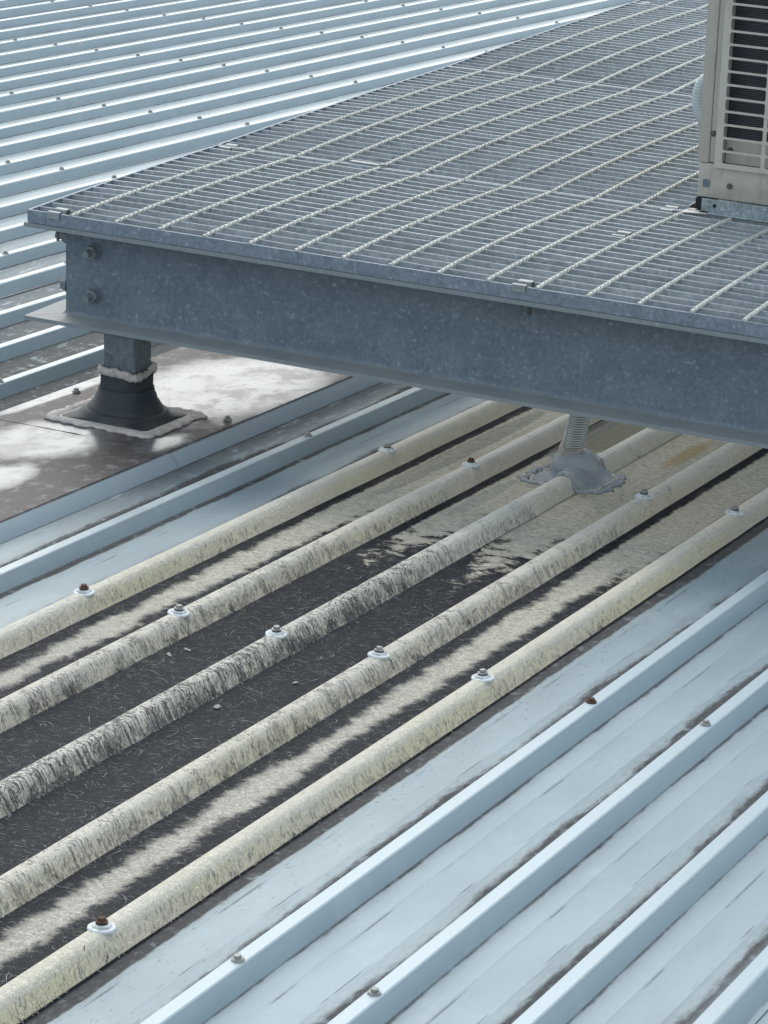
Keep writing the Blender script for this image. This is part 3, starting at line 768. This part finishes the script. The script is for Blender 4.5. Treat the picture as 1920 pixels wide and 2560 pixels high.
# boot draped over the rib: heights follow the roof profile
bo = empty('conduit_boot', loc=roof_pt(1.93 * D, 1.285, 0)); tag(bo, 'grey moulded boot sealing the conduit over the yellow rib', 'pipe boot')
Mloc = bo.matrix_world.inverted()
rx0, ry0 = 1.93 * D, 1.285
def drape(hx, hy, rr, zf, cx_=0, cy_=0, n=10, jit=0, seed=0):
    rn = random.Random(seed); out = []
    for x, y, _ in rsq(cx_, cy_, hx, hy, rr, 0, n):
        j = rn.uniform(-jit, jit); out.append((rx0 + x + j, ry0 + y + rn.uniform(-jit, jit), zf(rx0 + x)))
    return out
bm = bmesh.new(); rings = []
base = lambda e: (lambda x: surf(x) + e)
prof = [(.074, .070, .03, 0.001, 1), (.074, .070, .03, .004, 1), (.060, .058, .055, .0055, 1), (.051, .050, .049, .009, .98), (.0490, .048, .0475, .018, .7), (.0495, .0485, .0480, .032, .25), (.0505, .0500, .0500, .037, .1), (.0485, .048, .048, .0415, 0),
        (.0470, .047, .047, .0475, 0), (.0435, .0435, .0435, .0500, 0), (.0410, .041, .041, .0570, 0), (.0355, .0355, .0355, .0600, 0), (.0325, .0325, .0325, .0650, 0), (.0265, .0265, .0265, .0680, 0)]
for hx, hy, rr, e, follow in prof:
    rg = []
    for x, y, _ in rsq(0, 0, hx, hy, min(rr, hx, hy) * .999, 0, 10):
        lump = 1 + .05 * math.sin(4 * math.atan2(y, x) + e * 90) + .03 * math.sin(9 * math.atan2(y, x) + e * 210); x *= lump; y *= lump
        zf = surf(rx0 + x); z = zf * follow + (1 - follow) * -.029 + e if follow > 0 else -.029 + e
        rg.append((rx0 + x, ry0 + y, max(z, zf + .0012)))
    rings.append(rg)
add_loft(bm, rings)
bmesh.ops.transform(bm, matrix=MR, verts=bm.verts)
bmesh.ops.translate(bm, vec=-bo.location, verts=bm.verts); ob = obj('moulding', bm, M_lead, bo, smooth=70)
ob_s = ob.modifiers.new('sub', 'SUBSURF'); ob_s.levels = 1; ob_s.render_levels = 1
# ragged metal edge strip and sealant smear around it
for nm, sx, sy, rad, mt, sd_, jt in (('edge_strip', .080, .075, .0034, M_clip, 1, .002), ('sealant', .087, .081, .0060, M_lead, 5, .004), ('sealant', .073, .069, .0042, M_silw, 8, .002)):
    bm = bmesh.new(); rn = random.Random(sd_); base_ = rsq(0, 0, sx, sy, .022, 0, 6); dense = []
    for i in range(len(base_)):
        a, b = Vector(base_[i]), Vector(base_[(i + 1) % len(base_)]); m = max(1, int((b - a).length / .005))
        for q in range(m): dense.append(a.lerp(b, q / m))
    n = len(dense); rings = []; ph = [rn.uniform(0, 6) for _ in range(6)]
    for i in range(n + 1):
        p0 = dense[i % n]; t = (dense[(i + 1) % n] - dense[(i - 1) % n]).normalized(); nn = Vector((t.y, -t.x, 0)); an = 2 * math.pi * (i % n) / n
        lm = sum(math.sin(an * f + ph[e]) for e, f in enumerate((4, 9, 17, 31, 43))) / 5
        c = Vector((rx0 + p0.x, ry0 + p0.y, 0)) + nn * lm * jt * 3; c.z = surf(c.x) + .002
        rr = rad * (1 + .6 * lm); rings.append([c + nn * rr * math.cos(u) + Vector((0, 0, 1)) * rr * .7 * math.sin(u) for u in [2 * math.pi * k / 6 for k in range(6)]])
    add_loft(bm, rings, cap=False); bmesh.ops.transform(bm, matrix=MR, verts=bm.verts); bmesh.ops.translate(bm, vec=-bo.location, verts=bm.verts)
    obj(nm, bm, mt, bo, smooth=True)

# ---------------------------------------------------------------- air conditioner
AX, AY, AZ = 1.174, .795, .033
W, DP, HH = .40, .95, 1.20
ac = empty('air_conditioner', loc=(AX, AY, AZ)); tag(ac, 'beige outdoor air conditioning cabinet with slotted grille and dark coil', 'air conditioner')
def part(name, boxes, mat, bev=.0015, parent=ac, smooth=False):
    bm = bmesh.new()
    for (x0, x1, y0, y1, z0, z1) in boxes: add_box(bm, ((x0 + x1) / 2, (y0 + y1) / 2, (z0 + z1) / 2), (x1 - x0, y1 - y0, z1 - z0), bev=bev, seg=2)
    return obj(name, bm, mat, parent, smooth=smooth)
part('base_panel', [(0, W, 0, DP, 0, .075)], M_ac, .004, smooth=35)
part('cabinet', [(-.004, .022, -.002, DP, .0752, HH), (.022, W - .01, .030, DP, .0752, HH)], M_ac, .003, smooth=35)
part('corner_post', [(.0222, .0500, .0015, .0295, .0770, HH - .01)], M_ac, .002)
part('side_panel', [(W - .0095, W + .004, -.002, DP, .0752, HH)], M_ac, .003)
part('lid', [(-.010, W + .010, -.010, DP + .010, HH + .0005, HH + .035)], M_ac, .006)
part('coil', [(.052, W - .012, .020, .0295, .128, HH - .02)], M_coil, 0)
part('lower_tray', [(.052, W - .012, .0185, .0290, .0765, .1275)], M_ac, 0)
# grille: real rounded slots cut in a plate
def grille():
    bm = bmesh.new(); x0, x1 = .037, W - .012; z0, z1 = .069, HH - .015; yf, yb = -.008, -.0045
    cols = [(.053 + i * .0955, .053 + i * .0955 + .0875) for i in range(4) if .053 + i * .0955 + .08 < x1]; rows = []
    z = .0795
    while z + .0246 < z1 - .01: rows.append((z, z + .0238)); z += .0283
    xs = [x0] + [v for c in cols for v in c] + [x1]; zs = [z0] + [v for r in rows for v in r] + [z1]
    def quad(a, b, c, d, y): bm.faces.new([bm.verts.new((p[0], y, p[1])) for p in (a, b, c, d)])
    for i in range(len(xs) - 1):
        for j in range(len(zs) - 1):
            a, b, c, d = xs[i], xs[i + 1], zs[j], zs[j + 1]
            if i % 2 == 1 and j % 2 == 1:
                r = .0042; loop = []
                for sx, sz, a0 in ((1, 1, 0), (-1, 1, 90), (-1, -1, 180), (1, -1, 270)):
                    ctr = (((b if sx > 0 else a) - sx * r), ((d if sz > 0 else c) - sz * r))
                    cs = [(ctr[0] + r * math.cos(R_(a0 + 90 * k / 4)), ctr[1] + r * math.sin(R_(a0 + 90 * k / 4))) for k in range(5)]
                    crn = (b if sx > 0 else a, d if sz > 0 else c)
                    f = [bm.verts.new((p[0], yf, p[1])) for p in [crn] + cs]; bm.faces.new(f); loop += cs
                n = len(loop)
                A = [bm.verts.new((p[0], yf, p[1])) for p in loop]; B = [bm.verts.new((p[0], yb, p[1])) for p in loop]
                for k in range(n): bm.faces.new((A[k], A[(k + 1) % n], B[(k + 1) % n], B[k]))
            else:
                quad((a, c), (b, c), (b, d), (a, d), yf)
    for (a, c), (b, d) in (((x0, z0), (x1, z0)), ((x1, z0), (x1, z1)), ((x1, z1), (x0, z1)), ((x0, z1), (x0, z0))):
        bm.faces.new([bm.verts.new(p) for p in ((a, yf, c), (b, yf, d), (b, yb, d), (a, yb, c))])
    bmesh.ops.remove_doubles(bm, verts=bm.verts, dist=1e-5)
    return bm
obj('grille', grille(), M_grille, ac)
for x, z, m in ((.0285, .139, M_bolt), (.0725, .031, M_bolt), (.0285, .62, M_bolt), (.0285, 1.05, M_bolt)):
    bm = bmesh.new(); disc(bm, Vector((x, .0015 if z > .1 else 0, z)), (0, -1, 0), .0065, .0018, 16); disc(bm, Vector((x, -.0003 if z > .1 else -.0018, z)), (0, -1, 0), .0042, .002, 10); obj('screw', bm, m, ac, smooth=40)
bm = bmesh.new(); add_loft(bm, [[(p[0], y, p[1]) for p in [(x, z) for x, z, _ in rsq(.020, .031, .0085, .0088, .0045, 0, 4)]] for y in (-.0004, .0006)]); obj('panel_hole', bm, M_beam, ac)
bm = bmesh.new(); disc(bm, Vector((.062, .0185, .105)), (0, -1, 0), .006, .003, 14); obj('screw', bm, M_bolt, ac, smooth=40)
# fan guards on the left face
for zc_ in (.33, .88):
    bm = bmesh.new()
    for q in range(1, 8):
        rr = .033 * q; add_tube(bm, [(-.012 - .012 * (1 - (q / 7) ** 2), .50 + rr * math.cos(t), zc_ + rr * math.sin(t)) for t in [2 * math.pi * i / 32 for i in range(33)]], .0016, 5)
    for q in range(6):
        a = R_(30 * q); add_tube(bm, [(-.012 - .012 * (1 - abs(s_)**2), .50 + .231 * s_ * math.cos(a), zc_ + .231 * s_ * math.sin(a)) for s_ in [i / 5 - 1 for i in range(11)]], .002, 5)
    obj('fan_guard', bm, M_grille, ac)
    bm = bmesh.new(); disc(bm, Vector((-.0042, .50, zc_)), (-1, 0, 0), .225, .0015, 40); obj('fan_opening', bm, M_black, ac)
hs = empty('drain_hose', loc=(AX, .860, AZ + .14)); tag(hs, 'pale rounded hose bend bulging from the left side of the cabinet', 'hose')
bm = bmesh.new(); add_tube(bm, [(.002 - .033 * math.sin(t) ** .8, -.004, .058 + .046 * -math.cos(t)) for t in [math.pi * i / 16 for i in range(17)]], .017, 16); obj('bend', bm, M_pvc, hs, smooth=60)
# rail, pads
rl = empty('mounting_rail', loc=(1.188, .7905, .003)); tag(rl, 'mottled galvanised angle rail under the front of the cabinet', 'rail')
bm = bmesh.new(); add_box(bm, (.26, 0, .0150), (.52, .003, .0285), bev=.0008); add_box(bm, (.26, -.0095, .0006), (.52, .0160, .0030), bev=.0008); obj('angle', bm, M_rail, rl)
bm = bmesh.new(); M_ = Matrix.Translation((.030, -.0018, .0160)) @ Matrix.Rotation(R_(90), 4, 'X'); add_lathe(bm, [(.0040, 0), (.0040, .0012)], 16, M_); obj('hole', bm, M_black, rl)
for (x, y, lb_) in ((1.1905, .815, 'dark rubber pad under the visible front corner of the cabinet'), (1.50, .815, 'dark rubber pad under the front right corner of the cabinet'), (1.20, 1.70, 'dark rubber pad under the rear left corner of the cabinet'), (1.50, 1.70, 'dark rubber pad under the rear right corner of the cabinet')):
    pd = empty('rubber_pad', loc=(x, y, hz(y) + .003)); tag(pd, lb_, 'rubber pad', 'pads under the cabinet')
    bm = bmesh.new(); zt = AZ - .0008 - hz(y) - .003; add_box(bm, (0, 0, zt / 2), (.036, .045, zt), bev=.002); obj('block', bm, M_black, pd)
fs = empty('base_plate', loc=(1.182, .775, .004)); tag(fs, 'dusty pale flat plate beside the rail end', 'plate')
bm = bmesh.new(); add_box(bm, (0, 0, 0), (.05, .026, .0022), M=Matrix.Rotation(.25, 4, 'Z'), bev=.0006); add_box(bm, (-.012, .012, .002), (.018, .012, .0018), bev=.0005); obj('plate', bm, M_silw, fs)
eb = empty('edge_strip', loc=(1.160, .835, .004)); tag(eb, 'thin steel edge strip leading to the cabinet foot', 'strip')
bm = bmesh.new(); add_box(bm, (0, 0, .002), (.0035, .085, .012), M=Matrix.Rotation(-.02, 4, 'Z'), bev=.0006); obj('strip', bm, M_clip, eb)

# ---------------------------------------------------------------- warehouse below the roof
wh = empty('warehouse', loc=roof_pt(-14 * D, 5.5, -3)); tag(wh, 'pale concrete warehouse walls beneath the metal roof', 'building')
c0 = [roof_pt(x, y, -.10) for x, y in ((-44 * D + .15, YN + .15), (16 * D - .15, YN + .15), (16 * D - .15, YF - .15), (-44 * D + .15, YF - .15))]
for a, b in zip(c0, c0[1:] + c0[:1]):
    n = (b - a).cross(Vector((0, 0, 1))).normalized() * .15
    bm = bmesh.new(); vs = []
    for q in (a, b, b - n, a - n): vs.append(q)
    add_loft(bm, [[Vector((q.x, q.y, -6.5)) - wh.location for q in vs], [q - wh.location for q in vs]]); obj('wall', bm, M_wall, wh)

# a few flakes caught in the black pans
for (x, y, sz, lab) in ((1.36, -.09, .011, 'pale flake in the black pan just right of the second white washer'), (1.30, -.13, .012, 'pale torn flake at the foot of the second yellow rib'), (2.30, -.30, .013, 'pale torn flake beside the grimy middle rib'), (2.55, -.13, .009, 'small pale flake in the black pan below the middle rib')):
    f = empty('flake', MR @ Matrix.Translation((x * D, y, PAN + .0045)) @ Matrix.Rotation(x * 9, 4, 'Z')); tag(f, lab, 'debris')
    bm = bmesh.new(); rn = random.Random(int(x * 100)); n = 9; ring = [(sz * rn.uniform(.4, 1.1) * math.cos(2 * math.pi * i / n), sz * .5 * rn.uniform(.4, 1.1) * math.sin(2 * math.pi * i / n)) for i in range(n)]
    add_loft(bm, [[(a, b, 0) for a, b in ring], [(a * .95, b * .9, .0006 + rn.uniform(0, .0008)) for a, b in ring]]); obj('chip', bm, M_debris, f)
